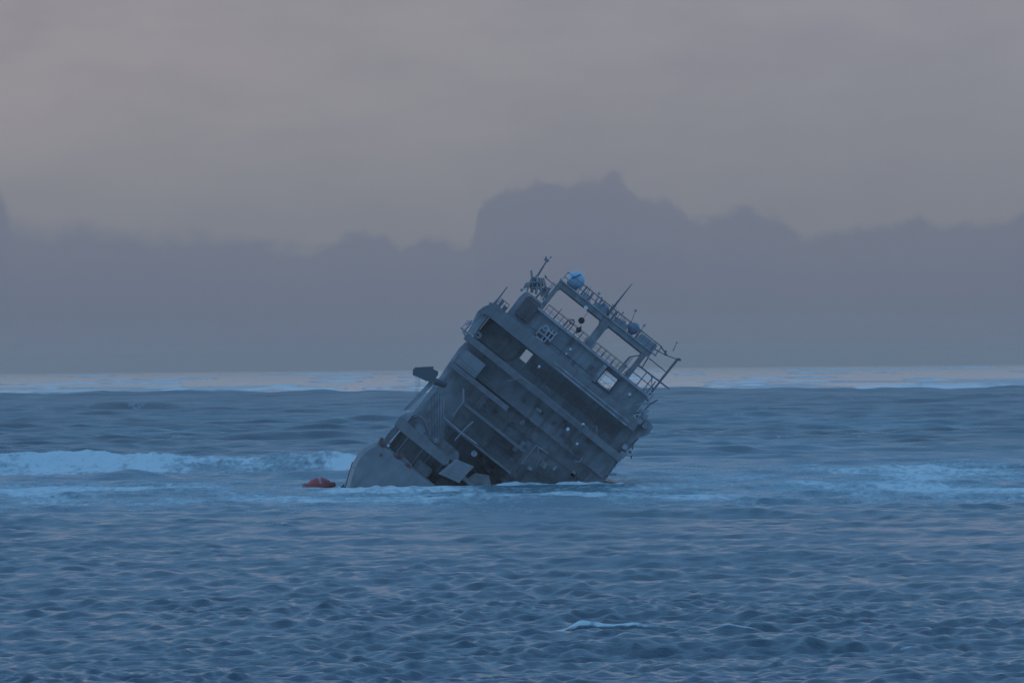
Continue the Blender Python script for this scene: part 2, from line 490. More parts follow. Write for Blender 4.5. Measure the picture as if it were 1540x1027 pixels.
class MB:
    def __init__(self):
        self.v = []; self.f = []; self.sm = []

    def _add(self, vs, fs, smooth=False):
        n = len(self.v)
        self.v += [tuple(p) for p in vs]
        self.f += [tuple(i + n for i in f) for f in fs]
        self.sm += [smooth] * len(fs)
        return self

    def box(self, a0, a1, b0, b1, w0, w1):
        x0, x1, z0, z1 = a0 * K, a1 * K, b0 * K, b1 * K
        vs = [(x0, w0, z0), (x1, w0, z0), (x1, w1, z0), (x0, w1, z0), (x0, w0, z1), (x1, w0, z1), (x1, w1, z1), (x0, w1, z1)]
        return self._add(vs, [(3, 2, 1, 0), (4, 5, 6, 7), (0, 1, 5, 4), (1, 2, 6, 5), (2, 3, 7, 6), (3, 0, 4, 7)])

    def cbox(self, a0, a1, b0, b1, w0, w1, c=1.0):
        """box with its four fore-and-aft edges chamfered"""
        return self.prism([(a0 + c, b0), (a1 - c, b0), (a1, b0 + c), (a1, b1 - c), (a1 - c, b1), (a0 + c, b1), (a0, b1 - c), (a0, b0 + c)], w0, w1)

    def prism(self, poly, w0, w1):
        n = len(poly)
        ar = sum(poly[i][0] * poly[(i + 1) % n][1] - poly[(i + 1) % n][0] * poly[i][1] for i in range(n))
        if ar < 0: poly = poly[::-1]
        vs = [(a * K, w0, b_ * K) for a, b_ in poly] + [(a * K, w1, b_ * K) for a, b_ in poly]
        fs = [tuple(range(n)), tuple(range(2 * n - 1, n - 1, -1))]
        fs += [(i + n, (i + 1) % n + n, (i + 1) % n, i) for i in range(n)]
        return self._add(vs, fs)

    def tube(self, p0, p1, r, r1=None, n=8):
        """p = (a, b, w), r in ship units"""
        if r1 is None: r1 = r
        P0 = Vector((p0[0] * K, p0[2], p0[1] * K)); P1 = Vector((p1[0] * K, p1[2], p1[1] * K))
        d = (P1 - P0)
        if d.length < 1e-6: return self
        d.normalize()
        u = d.orthogonal().normalized(); v = d.cross(u)
        vs = []
        for P, rr in ((P0, r * K), (P1, r1 * K)):
            for i in range(n):
                t = 2 * PI * i / n
                vs.append(P + (u * math.cos(t) + v * math.sin(t)) * rr)
        fs = [(i, (i + 1) % n, (i + 1) % n + n, i + n) for i in range(n)]
        self._add(vs, fs, True)
        self._add(vs[:n], [tuple(range(n - 1, -1, -1))]); self._add(vs[n:], [tuple(range(n))])
        return self

    def path(self, ps, r, n=6):
        for i in range(len(ps) - 1): self.tube(ps[i], ps[i + 1], r, n=n)
        return self

    def ball(self, c, r, sa=1, sb=1, sw=1, nu=16, nv=10, vmin=-PI / 2):
        vs = []; fs = []
        for j in range(nv + 1):
            ph = vmin + (PI / 2 - vmin) * j / nv
            for i in range(nu):
                t = 2 * PI * i / nu
                vs.append((c[0] * K + r * K * sa * math.cos(ph) * math.cos(t), c[2] + r * K * sw * math.cos(ph) * math.sin(t), c[1] * K + r * K * sb * math.sin(ph)))
        for j in range(nv):
            for i in range(nu):
                fs.append((j * nu + i, j * nu + (i + 1) % nu, (j + 1) * nu + (i + 1) % nu, (j + 1) * nu + i))
        return self._add(vs, fs, True)

    def disc(self, a, b_, w, r, th, n=14):
        """short cylinder facing aft"""
        return self.tube((a, b_, w), (a, b_, w + th), r, n=n)

    def ring(self, c, R, r, n=18, m=6, axis='w'):
        vs = []; fs = []
        for i in range(n):
            t = 2 * PI * i / n
            for j in range(m):
                q = 2 * PI * j / m
                rr = R + r * math.cos(q)
                if axis == 'w': vs.append(((c[0] + rr * math.cos(t)) * K, c[2] + r * K * math.sin(q), (c[1] + rr * math.sin(t)) * K))
                else: vs.append(((c[0] + rr * math.cos(t)) * K, c[2] + rr * math.sin(t) * K, (c[1] + r * math.sin(q)) * K))
        for i in range(n):
            for j in range(m):
                fs.append((i * m + j, ((i + 1) % n) * m + j, ((i + 1) % n) * m + (j + 1) % m, i * m + (j + 1) % m))
        return self._add(vs, fs, True)

    def rail(self, a0, a1, b_, w, h=14, step=7, r=0.42, levels=3):
        n = max(1, round(abs(a1 - a0) / step))
        for i in range(n + 1):
            a = a0 + (a1 - a0) * i / n
            self.tube((a, b_, w), (a, b_ + h, w), r, n=5)
        for l in range(levels):
            self.tube((a0, b_ + h * (l + 1) / levels, w), (a1, b_ + h * (l + 1) / levels, w), r * (1 if l == levels - 1 else .7), n=5)
        return self

    def wall(self, a0, a1, b0, b1, w0, w1, holes=()):
        """thick wall with rectangular passages right through it"""
        xs = sorted({a0, a1, *[h[0] for h in holes], *[h[1] for h in holes]})
        zs = sorted({b0, b1, *[h[2] for h in holes], *[h[3] for h in holes]})

        def solid(i, j):
            if not (0 <= i < len(xs) - 1 and 0 <= j < len(zs) - 1): return False
            cx = (xs[i] + xs[i + 1]) / 2; cz = (zs[j] + zs[j + 1]) / 2
            return not any(h[0] < cx < h[1] and h[2] < cz < h[3] for h in holes)
        for i in range(len(xs) - 1):
            for j in range(len(zs) - 1):
                if not solid(i, j): continue
                x0, x1, z0, z1 = xs[i] * K, xs[i + 1] * K, zs[j] * K, zs[j + 1] * K
                vs = [(x0, w0, z0), (x1, w0, z0), (x1, w1, z0), (x0, w1, z0), (x0, w0, z1), (x1, w0, z1), (x1, w1, z1), (x0, w1, z1)]
                fs = [(0, 1, 5, 4), (2, 3, 7, 6)]
                if not solid(i, j - 1): fs.append((3, 2, 1, 0))
                if not solid(i, j + 1): fs.append((4, 5, 6, 7))
                if not solid(i + 1, j): fs.append((1, 2, 6, 5))
                if not solid(i - 1, j): fs.append((3, 0, 4, 7))
                self._add(vs, fs)
        return self

    def build(self, name, m, parent=None):
        me = bpy.data.meshes.new(name)
        me.from_pydata(self.v, [], self.f)
        for p, s in zip(me.polygons, self.sm): p.use_smooth = s
        me.materials.append(M[m])
        me.update()
        o = bpy.data.objects.new(name, me); COL.objects.link(o)
        if parent: o.parent = parent
        return o


def empty(name, loc, rot=(0, 0, 0)):
    o = bpy.data.objects.new(name, None); COL.objects.link(o)
    o.location = loc; o.rotation_euler = rot; o.empty_display_size = 1
    return o


# ------------------------------------------------------------------ the ship
HEEL = 38.5 + 0.52
ship = empty('sinking_ship', place(700, 520, 700), (0, math.radians(HEEL), 0))
tag(ship, 'grey naval ship heeled over and sinking in the surf, with domes and antennas', 'ship')
c_, s_ = math.cos(math.radians(38.5)), math.sin(math.radians(38.5))


def ab(px, py):
    dx, dy = px - 700, py - 520
    return (dx * c_ + dy * s_, dx * s_ - dy * c_)


# a measured point of the photo at depth w, nearer things being drawn larger
def abw(px, py, w=0.0):
    s = (700.0 + w) / 700.0
    px = 770 + (px - 770) * s; py = 547 + (py - 547) * s
    return (*ab(px, py), w)


def P(mb_pts, w):
    return [abw(x, y, w)[:2] for x, y in mb_pts]


# hull, lofted along its length
prof = [(-12, -188), (-18, -196), (-22, -207), (-23.5, -220), (-21, -236), (-14, -254), (-5, -275), (16, -318), (50, -345), (120, -356),
        (180, -356), (240, -345), (272, -318), (287, -275), (292, -236), (293, -207), (290, -188)]
mb = MB()
st = [(-19.0, 0.955, 0), (-18.6, 0.985, 0), (-17.6, 1.0, 0), (10, 1.0, 0), (30, 0.97, 4), (44, 0.80, 14), (56, 0.45, 28), (63, 0.06, 40)]
ca, cb = 135, -270
vs = []
for (w, s, lift) in st:
    for (a, b_) in prof:
        if s > 0.95: vs.append(((ca + (a - ca) * s) * K, w, (cb + (b_ - cb) * s if b_ < -190 or w < -17.7 else b_) * K))
        else: vs.append(((ca + (a - ca) * s) * K, w, (b_ + lift * (0.3 if b_ > -250 else 1.5)) * K))
n = len(prof); fs = []
for j in range(len(st) - 1):
    for i in range(n):
        fs.append((j * n + i, j * n + (i + 1) % n, (j + 1) * n + (i + 1) % n, (j + 1) * n + i))
mb._add(vs, fs, False)
for k_ in range(len(mb.sm)): mb.sm[k_] = (k_ % n) != n - 1
mb._add(vs[:n], [tuple(range(n))]); mb._add(vs[-n:], [tuple(range(n - 1, -1, -1))])
hull = mb.build('hull', 'hull', ship)
# red antifouling skin low on the hull
mb = MB(); q = [(-22.2, -236.5), (-15, -254.5), (-6, -275.5), (15, -318.5), (49, -346.5)]
for i in range(len(q) - 1):
    (a0, b0), (a1, b1) = q[i], q[i + 1]
    mb._add([(a0 * K, -17.4, b0 * K), (a0 * K, 10, b0 * K), (a1 * K, 10, b1 * K), (a1 * K, -17.4, b1 * K)], [(0, 1, 2, 3)], True)
mb.build('waterline_stripe', 'rust', hull)
# stern bulwark with its ragged, rusty upper edge and fairleads
mb = MB()
mb.prism([(-11, -192), (-9, -184), (6, -184), (8, -190), (26, -186), (34, -182), (46, -184), (60, -189), (90, -192), (125, -196), (125, -202), (-11, -202)], -18.3, -17.9)
mb.build('stern_bulwark', 'hull', ship)
mb = MB()
for (x, y, r) in ((574, 661, 3.2), (577, 668, 2.6), (573, 684, 2.2)):
    a, b_, w = abw(x, y, -19.2); MB().disc(a, b_, w, r, 0.9, 10).build('fairlead', 'rust', ship)
for (x, y) in ((597, 684), (603, 684), (612, 699), (616, 702)):
    a, b_, w = abw(x, y, -18.9); MB().cbox(a - 3, a + 3, b_ - 3, b_ + 3, w, w + 0.8).build('mooring_bitt', 'rust', ship)
mb = MB(); a, b_, w = abw(584, 670, -18.4); mb.disc(a, b_, w, 2.0, .3); mb.build('mooring_lamp', 'lamp', ship)

# stern working deck, dark bay beneath the shelter deck
MB().box(-8, 286, -190, -187, -17.5, 8).build('working_deck', 'deck', ship)
MB().wall(4, 284, -186.5, -152, -11, 8).build('bay_bulkhead', 'dark', ship)
mb = MB()
for a in (20, 48, 62, 84): MB().tube((a, -187, -12), (a, -154, -12), 1.6).build('bay_pillar', 'dark', ship)
MB().cbox(52, 78, -187, -172, -14, -11.2, 2).build('mooring_winch', 'dark', ship)
# shelter deck with its pale bulwark
dk = MB().box(-6, 286, -156, -151.5, -16.5, 8).build('shelter_deck', 'deck', ship)
mb = MB(); mb.prism([(-9, -140), (30, -141), (86, -142), (89, -150), (86, -156.5), (-3, -156.5), (-8, -150)], -16.9, -16.5)
mb.build('bulwark', 'band', dk)
MB().prism([(-8, -156), (-8, -139), (-4, -128), (4, -128), (5, -156)], -16.4, -6).build('port_side_plate', 'grey', ship)
MB().prism([(-6, -186), (-8, -172), (-6, -157), (2, -157), (0, -186)], -12, -7).build('port_side_plate', 'grey', ship)

# main deckhouse aft face
mb = MB().wall(6, 284, -151, -27.1, -3, 22, ())
main = mb.build('deckhouse_block', 'grey', ship)
MB().box(8, 283, -360, -190.5, -17, 30).build('lower_hull_block', 'grey', ship)
# port silhouette: curved shell plating from the forecastle
mb = MB()
mb.prism([(4, -150), (2, -120), (0, -90), (-1, -60), (-4, -28), (-5, -8), (-2, 14), (10, 14), (10, -150)], -2, 20)
mb.build('port_shell_plating', 'dark', ship)
MB().box(5, 42, -29, -3, -6.2, -3.1).build('pale_locker_wall', 'panel', ship)
# decks with edges, stepping forward as they rise
for (a0, a1, b_, w0, th, bw, m_, rl) in ((50, 170, -105, -9, 2.0, 0, 'band', True), (50, 168, -67, -7, 3, 0, 'band', False),
                                         (0, 108, -31, -7.5, 6.5, 0, 'band', False), (-8, 286, 17, -6.5, 9, 0, 'band', False)):
    o = MB().box(a0, a1, b_ - th, b_, w0, 6).build('deck_plate', 'deck', ship)
    MB().box(a0 - .5, a1 + .5, b_ - th - .5, b_ + 1, w0 - .15, w0 - .003).build('deck_edge', m_, o)
# diagonal braces and pipes on the aft face
mb = MB()
MB().path([abw(697, 584, -8), abw(697, 604, -8), abw(681, 625, -8)], 1.3).build('brace', 'grey', ship)
MB().path([abw(684, 662, -10), abw(700, 644, -10), abw(712, 634, -10)], 1.2).build('brace', 'grey', ship)
MB().path([abw(667, 628, -10), abw(690, 648, -10), abw(717, 668, -10)], 1.6).build('brace', 'grey', ship)
mb = MB(); mb.path([abw(762, 574, -7), abw(783, 568, -7), abw(812, 588, -7), (214, 14, -7)], 1.0); mb.build('crane_pipe', 'band', ship)
# accommodation block between decks (dark aft face, see-through passage)
blk = MB().wall(0, 284, -27, 8, -4.2, 21, ()).build('accommodation_block', 'grey', ship)
MB().wall(2, 276, 17.5, 56, -3, 18, [(75, 88, 36, 54)]).build('upper_accommodation_block', 'grey', ship)
random.seed(4)


def window(a, b_, w, sa, sb, name='window', m_='glass', parent=ship, frame=True):
    o = MB().cbox(a - sa, a + sa, b_ - sb, b_ + sb, w - 0.06, w - 0.01, .8).build(name, m_, parent)
    if frame:
        f = MB()
        f.box(a - sa - 1, a + sa + 1, b_ + sb, b_ + sb + 1, w - .12, w); f.box(a - sa - 1, a + sa + 1, b_ - sb - 1, b_ - sb, w - .12, w)
        f.box(a - sa - 1, a - sa, b_ - sb, b_ + sb, w - .12, w); f.box(a + sa, a + sa + 1, b_ - sb, b_ + sb, w - .12, w)
        f.build('frame', 'grey', o)
    return o


# long dark plate, painted shade of the recess behind the bridge deck bulwark
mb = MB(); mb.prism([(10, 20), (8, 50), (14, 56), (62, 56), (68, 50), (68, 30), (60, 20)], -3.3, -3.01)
mb.build('painted_bay_shade', 'gear', ship)
for a, sa in ((103, 6), (118, 6), (136, 7), (153, 7), (171, 7), (190, 8), (210, 8), (230, 7), (248, 7)):
    window(a, 38 + random.uniform(-1, 1), -3, sa, 8 + random.uniform(-1, 1))
for a, b_ in ((140, -4), (152, -8), (120, -10), (176, -8), (198, -14)): window(a, b_, -4.2, 3.2, 3.4)
for a, b_ in ((96, -50), (128, -48), (150, -80), (186, -52), (205, -84), (178, -112), (140, -125), (215, -130)): window(a, b_, -3, 3.4, 3.6)
for a, b_ in ((72, -50), (112, -88), (165, -48), (196, -125)):
    d_ = MB().cbox(a - 5, a + 5, b_ - 14, b_ + 14, -3.1, -3.01, 2).build('door', 'dark', ship)
    MB().tube((a + 3, b_, -3.25), (a + 3, b_ - 3, -3.25), .5).build('handle', 'steel', d_)

# clutter on the aft face: stiffeners, cable trays, boxes, plate seams
random.seed(21)
for k_ in range(26):
    a = 14 + k_ * 10.2 + random.uniform(-3, 3)
    b0 = random.choice((-31, -62, -100, -146)); h = random.uniform(14, 30)
    MB().tube((a, b0 + 1, -3.25), (a, min(b0 + h, -29), -3.25), random.uniform(.45, 1.0), n=6).build('vertical_pipe', random.choice(('grey', 'dark', 'gear')), ship)
for k_ in range(22):
    a = random.uniform(112, 262); b_ = random.uniform(-140, 6); s1, s2 = random.uniform(2, 6), random.uniform(2, 5)
    MB().cbox(a - s1, a + s1, b_ - s2, b_ + s2, -5.0, -3.0 if b_ < -28 else -4.19, .8).build('wall_box', random.choice(('grey', 'dark', 'gear', 'rustgrey', 'rustgrey')), ship)
for b_ in (-50, -86, -128): MB().tube((108, b_, -3.3), (262, b_ + 1, -3.3), .7).build('cable_tray', 'gear', ship)
for k_ in range(7):
    a = 118 + k_ * 22; MB().box(a, a + .8, -26.5, 7.6, -4.35, -4.21).build('stiffener', 'grey', ship)
for k_ in range(8):
    a = 70 + k_ * 24; MB().box(a, a + .7, 61, 109, -2.62, -2.51).build('plate_seam', 'dark', ship)
MB().box(57, 186, 84, 84.7, -2.62, -2.51).build('plate_seam', 'dark', ship)
for (a0, a1, b_, w_) in ((52, 168, -105, -8.8), (52, 166, -67, -6.8), (4, 106, -31, -7.3), (110, 276, 17, -6.2), (20, 270, 76, -5.9)):
    MB().rail(a0, a1, b_, w_, 11, 9, .3, 2).build('deck_railing', 'steel', ship)
for k_ in range(6):     # loose cables trailing in the direction of gravity
    x0 = 690 + k_ * 31 + random.uniform(-8, 8); y0 = 575 + k_ * 18
    MB().path([abw(x0, y0, -7.6), abw(x0 + 5, y0 + 16, -7.6), abw(x0 + 9, y0 + 24 + random.uniform(0, 14), -7.6)], .45, 5).build('trailing_cable', 'rope', ship)
for (p, q_) in (((-14, -214), (60, -214)), ((-17, -240), (110, -240))):
    MB().tube((p[0], p[1], -18.95), (q_[0], q_[1], -18.95), .45, n=5).build('hull_seam', 'rustgrey', ship)
for a in (10, 44, 78): MB().tube((a, -200, -18.95), (a, -262, -18.95), .3, n=5).build('hull_seam', 'hull', ship)

# bridge deck: thick pale bulwark and wing corner
mb = MB()
mb.prism([(-17, 52), (-8, 74), (-2, 78), (16, 77), (265, 74), (275, 70), (276, 56), (-6, 56), (-10, 50)], -6.2, -5.8)
bul = mb.build('bridge_deck_bulwark', 'band', ship)
mb = MB(); mb.prism([(-17, 50), (-15, 62), (-8, 74), (-2, 78), (0, 56), (0, 19), (-8, 19), (-12, 30)], -5.6, 10); mb.build('bridge_wing', 'grey', ship)
MB().box(-6, 276, 56, 59, -5.7, 18).build('bridge_deck', 'deck', ship)
mb = MB()
MB().path([(120, 63, -6.5), (262, 63, -6.5)], .8).build('deck_edge_pipe', 'dark', ship); MB().path([(130, 58, -6.6), (262, 56.5, -6.6)], 1.0).build('deck_edge_pipe', 'dark', ship)

# bridge house with a see-through window bay
hs = MB()
hs.wall(24, 262, 60, 112, -2.5, 11, [(188, 213, 81, 104)])
house = hs.build('bridge_house', 'house', ship)
mb = MB()
mb.prism([(19, 60), (18, 108), (20, 118), (23, 122), (50, 122), (56, 118), (56, 112.3), (23.9, 112.3), (23.9, 60)], -2.3, 10)
mb.build('funnel_casing', 'house', ship)
lv = MB().cbox(27, 53, 82, 119, -2.75, -2.31, 4).build('exhaust_louvre', 'rustgrey', ship)
for i in range(9): MB().box(29, 51, 86 + i * 3.4, 87.2 + i * 3.4, -2.95, -2.76).build('louvre_blade', 'gear', lv)
mb = MB(); mb.box(187, 214, 97, 98, -2.7, -2.5); mb.box(187, 214, 100.5, 101.2, -2.7, -2.5)
mb.box(186.5, 188, 80, 105, -2.8, -2.5); mb.box(213, 214.5, 80, 105, -2.8, -2.5); mb.box(186.5, 214.5, 79.5, 81, -2.8, -2.5); mb.box(186.5, 214.5, 104, 105.5, -2.8, -2.5)
mb.build('window_frame', 'steel', ship)
MB().box(180, 186, 78, 108, -3.3, -2.52).build('window_shutter', 'dark', ship)
# roof edge
mb = MB(); mb.box(50, 263, 110, 114, -3.1, -2.6); mb.build('roof_edge', 'dark', ship)
window(168, 91, -2.5, 3.5, 4.5, 'porthole'); window(121, 101, -2.5, 3.5, 3.5, 'porthole'); window(143, 80, -2.5, 3, 3, 'porthole', frame=False)
for (x, y, r) in ((858, 525, 2.2), (852, 532, 1.8), (947, 593, 2.3), (811, 551, 2.0), (854, 645, 2.6), (877, 638, 2.4), (868, 667, 1.8)):
    a, b_, w = abw(x, y, -7.0 if y < 640 else -5)
    wl = -2.6 if b_ > 60 else -6.8
    a, b_, w = abw(x, y, wl)
    o = MB().disc(a, b_, wl - 0.3, r, .4, 10).build('deck_lamp', 'lamp', ship)
    MB().tube((a, b_, wl), (a, b_ - 4, wl), .7).build('bracket', 'dark', o)
# pale pipework panel on the house: ring above upright bars
a, b_, w = abw(821, 503, -3)
mb = MB()
mb.ring((a - 6, b_ + 7, -3.0), 3.9, 0.9)
mb.box(a - 13, a - 11, b_ - 9, b_ + 5, -3.1, -2.6); mb.box(a - 2, a + .3, b_ - 12, b_ + 10, -3.1, -2.6); mb.box(a + 4, a + 6, b_ - 10, b_ + 12, -3.1, -2.6)
mb.box(a + 10, a + 12, b_ - 6, b_ + 13, -3.1, -2.6)
mb.box(a - 13, a + 11, b_ - 4, b_ - 2, -3.14, -2.65); mb.box(a - 3, a + 12, b_ + 6, b_ + 8, -3.14, -2.65); mb.box(a - 10, a + 4, b_ - 12, b_ - 10, -3.14, -2.65)
mb.build('pipework_panel', 'palepipe', ship)

# rails on the roof
mb = MB(); mb.rail(60, 136, 114, -2.0, 13, 9, .38, 2); mb.rail(152, 216, 114, -2.0, 13, 9, .38, 2); mb.build('roof_railing', 'steel', ship)
mb = MB(); mb.rail(60, 136, 112, 9.5, 15, 9, .45, 2); mb.rail(152, 216, 112, 9.5, 15, 9, .45, 2); mb.build('roof_railing', 'steel', ship)
mb = MB()
for a, h in ((78, 20), (96, 16), (102, 19), (170, 14), (188, 10), (205, 15), (208, 14), (212, 10)): MB().tube((a, 113, 0), (a + 1, 114 + h, 0), .8, .4).build('roof_pole', 'steel', ship)
MB().ring((103, 128, 1), 3.5, .8).build('roof_hoop', 'steel', ship)

# portal frame above the bridge
mb = MB()


def fillet(ca_, cb_, r, q):      # rounded inner corner
    sx, sz = {'tr': (1, 1), 'tl': (-1, 1), 'br': (1, -1), 'bl': (-1, -1)}[q]
    pts_ = [(ca_ + sx * r, cb_ + sz * r)]
    for i in range(7):
        t = PI / 2 * i / 6
        pts_.append((ca_ + sx * r * math.cos(t), cb_ + sz * r * math.sin(t)))
    return pts_


MBP = MB()
MBP.box(50, 57, 110, 157, -1.5, 0.2); MBP.box(137, 150, 112, 157, -1.5, 0.2); MBP.box(214, 222, 108, 157, -1.5, 0.2)
MBP.box(50, 226, 157, 165.5, -1.55, 0.25)
MBP.prism(fillet(127, 147, 10, 'tr'), -1.4, .1); MBP.prism(fillet(65, 149, 8, 'tl'), -1.4, .1)
MBP.prism(fillet(158, 149, 8, 'tl'), -1.4, .1); MBP.prism(fillet(206, 149, 8, 'tr'), -1.4, .1)
MBP.build('portal_frame', 'gear', ship)
mb = MB(); mb.box(51, 55, 112, 156, 7.0, 8); mb.box(218, 222, 112, 156, 7.0, 8); mb.box(51, 222, 156, 160, 7, 8)
mb.box(52, 222, 157, 159, .3, 6.9)
mb.build('portal_frame', 'gear', ship)
# pale ladders beside the outer posts
for a, b0, b1 in ((46, 124, 158), (206, 112, 142)):
    mb = MB(); mb.tube((a - 1.5, b0, -2), (a - 1.5, b1, -2), .55); mb.tube((a + 1.5, b0, -2), (a + 1.5, b1, -2), .55)
    b_ = b0 + 2
    while b_ < b1: mb.tube((a - 1.5, b_, -2), (a + 1.5, b_, -2), .35, n=5); b_ += 4
    mb.build('ladder', 'panel', ship)
mb = MB(); mb.path([(202, 112, -2.4), (203, 140, -2.4), (214, 152, -2.4)], 1.1); mb.build('pipe', 'steel', ship)
# day shapes on their halyard
a, b_, w = abw(874.5, 482, -1.7); o = MB().ball((a, b_, w), 4.9).build('signal_ball', 'black', ship)
MB().tube((a, b_ + 5, w), (a, 157, w), .35, n=5).build('halyard', 'rope', o)
a2, b2, w = abw(870.5, 496, -1.7)
mb = MB(); mb.tube((a2, b2, w), (a2, b2 + 6.5, w), 5, 0.1, 12); mb.tube((a2, b2, w), (a2, b2 - 6.5, w), 5, .1, 12); o = mb.build('signal_diamond', 'black', ship)
MB().tube((a2, b2 + 6, w), (a, b_ - 4, w), .35, n=5).build('halyard', 'rope', o)

# antenna deck on the portal beam
mb = MB(); mb.rail(52, 232, 165.5, -1.6, 17, 10, .5, 2); mb.rail(52, 232, 165.5, 1.5, 17, 12, .45, 2); mb.build('antenna_deck_railing', 'steel', ship)
MB().box(50, 234, 165.6, 167.5, -1.8, 1.8).build('antenna_deck', 'dark', ship)
for (a0, a1, h) in ((196, 226, 12), (152, 172, 8), (112, 134, 6), (90, 100, 7)): MB().cbox(a0, a1, 167.6, 168 + h, -1.2, .7, 1.5).build('equipment_locker', 'grey', ship)
for (x, y, r, m_, sb) in ((866, 421, 13.4, 'radome', 1.0), (908, 464, 8, 'radome2', 1), (953, 494, 8.5, 'radome2', 1.15)):
    a, b_, w = abw(x, y, 0)
    o = MB().ball((a, b_, 0), r, 1, sb, 1, 24, 16).build('radome', m_, ship)
    mb = MB(); mb.tube((a, 167, 0), (a, b_ - r * .6, 0), r * .45, r * .3); mb.tube((a, b_ - r * .93, 0), (a, b_ - r * .7, 0), r * .6, r * .72, 16)
    mb.build('pedestal', 'grey', o)
    if r > 12:
        MB().tube((a - 6, b_ - 2, -.85), (a + 1, b_ + 11, -.85), 1.2).build('radome_bracket', 'steel', o)
a, b_, w = abw(881, 463, -1.9); o = MB().disc(a, b_, w, 3.2, .35).build('flood_lamp', 'lamp', ship)
# tall mast and whips
o = MB().tube((138.5, 160, -.6), (138, 196, -.6), 2.4, 1.5).tube((138, 196, -.6), (138, 229, -.6), 1.4, .5).build('tall_mast', 'steel', ship)
mb = MB()
mb.tube((132, 176, -.6), (145, 176, -.6), .7); mb.tube((134, 186, -.6), (142, 186, -.6), .6)
mb.build('crosstree', 'steel', o)
random.seed(9)
for (x0, y0, x1, y1, knob) in ((880, 452, 889, 431, 0), (893, 460, 901, 441, 2), (871, 438, 877, 424, 0), (898, 462, 905, 448, 1), (916, 475, 922, 458, 0),
                               (921, 482, 937, 470, 1), (929, 488, 940, 480, 0), (936, 495, 942, 481, 0), (925, 480, 931, 466, 0), (944, 500, 956, 467, 2), (960, 505, 969, 489, 2),
                               (886, 455, 890, 445, 1), (950, 505, 957, 492, 0), (1012, 528, 1018, 515, 1), (840, 425, 843, 418, 0), (931, 487, 937, 471, 0), (904, 468, 911, 452, 0), (941, 497, 949, 484, 0)):
    w = random.uniform(-1.2, 1.2)
    p0 = abw(x0, y0, w); p1 = abw(x1, y1, w)
    if not 180 < 0: p0 = (p0[0], max(p0[1] - 6, 166), w) if x0 < 1000 else p0
    o = MB().tube(p0, p1, .75, .35, 6).build('whip_antenna', 'steel', ship)
    if knob: MB().ball(p1, 1.1 + .5 * knob).build('antenna_head', 'dark', o)
mb = MB()
for a in (78, 88, 101, 118, 124, 146, 165, 178, 192): 
    hh = random.uniform(8, 15); MB().tube((a, 167.6, -.3), (a, 168 + hh, -.3), 1.4).ball((a, 168 + hh, -.3), 2.1).build('sensor_head', 'radome2', ship)

# starboard outrigger cage
mb = MB()
w = -1
for p, q_, r in (((262, 112), (262.5, 184), 1.5), ((222, 139), (280, 140), 1.1), ((227, 157), (260, 157), .8), ((224, 166), (224, 177), 1.3), ((226, 173), (243, 176), .8),
                 ((243, 176), (266, 183.5), .8), ((230, 182), (246, 177.5), 1.0), ((228, 139), (226, 157), .9), ((238, 113), (238, 139), .8), ((250, 113), (250, 139), .8), ((222, 126), (262, 126), .7),
                 ((262, 184), (267, 184), 1.9), ((245, 140), (262, 122), .6), ((257, 110), (257, 136), .9), ((243, 176), (240, 182), 1.6)):
    mb.tube((*p, w), (*q_, w), r)
mb.tube((262, 139, 3), (262, 184, 3), .9); mb.tube((222, 139, 3), (275, 140, 3), .8); mb.tube((262, 184, -1), (262, 184, 3), .8); mb.tube((262, 139, -1), (262, 139, 3), .8)
mb.build('outrigger_cage', 'steel', ship)
mb = MB()
for a, b_, r in ((265, 107, 2.6), (266, 84, 2.2), (268, 78, 2.6), (262, 117, 2.6), (252, 118, 3)): MB().ball((a, b_, -1.6), r).build('fender_ball', 'dark', ship)
mb = MB(); mb.path([(262, 78, -3), (270, 92, -3), (271, 105, -3), (276, 116, -3)], 1.2); mb.build('side_davit', 'steel', ship)

# port mast cluster on the funnel casing
mb = MB()
mb.prism([(22, 122), (19, 134), (15, 134), (12, 130), (14, 122)], -2, 3)
for (x0, y0, x1, y1, r) in ((800, 440, 801, 418, 2.6), (800, 420, 799, 407, 2.2), (806, 442, 809, 420, 2.2), (815, 446, 812, 418, 2.2), (823, 440, 817, 418, 1.9), (809, 425, 807, 414, 2.6),
                            (797, 425, 815, 425, 2.2), (798, 433, 824, 434, 2.0), (805, 449, 820, 432, 1.7), (822, 449, 806, 428, 1.5), (816, 452, 826, 433, 1.4)):
    mb.tube(abw(x0, y0, -1), abw(x1, y1, -.8), r * .9, r * .7)
mb.prism(P([(796, 424), (800, 416), (815, 418), (818, 430), (806, 436), (797, 434)], -1), -.6, .4)
mb.prism(P([(814, 442), (818, 431), (829, 433), (822, 448)], -1), -.8, .4)
mast = mb.build('mast_trestle', 'gear', ship)
mb = MB(); mb.tube(abw(807, 417, -.8), abw(823, 391, -.8), 1.7, 1.0)
mb.tube(abw(818, 390, -.8), abw(826, 393, -.8), 1.0); mb.tube(abw(821, 386, -.8), abw(822, 395, -.8), 1.2, 2.0); mb.ball(abw(828.5, 387, -.8), 1.3)
mb.tube(abw(823, 391, -.8), abw(828.5, 387, -.8), .4); mb.build('topmast', 'steel', ship)
mb = MB(); mb.path([abw(819, 416, 0), abw(828, 424, 0), abw(836, 430, 0)], .7); mb.path([abw(820, 414, 0), abw(822, 419, 0)], 1.2); mb.build('signal_stay', 'steel', ship)
a, b_, w = abw(786, 437, -2.2); MB().ball((a - 2, b_, w), 2.4).build('horn', 'dark', ship)
a, b_, w = abw(788, 435, -2.6); MB().cbox(a, a + 4, b_, b_ + 4, w, w + .4).build('lamp_box', 'white', ship)

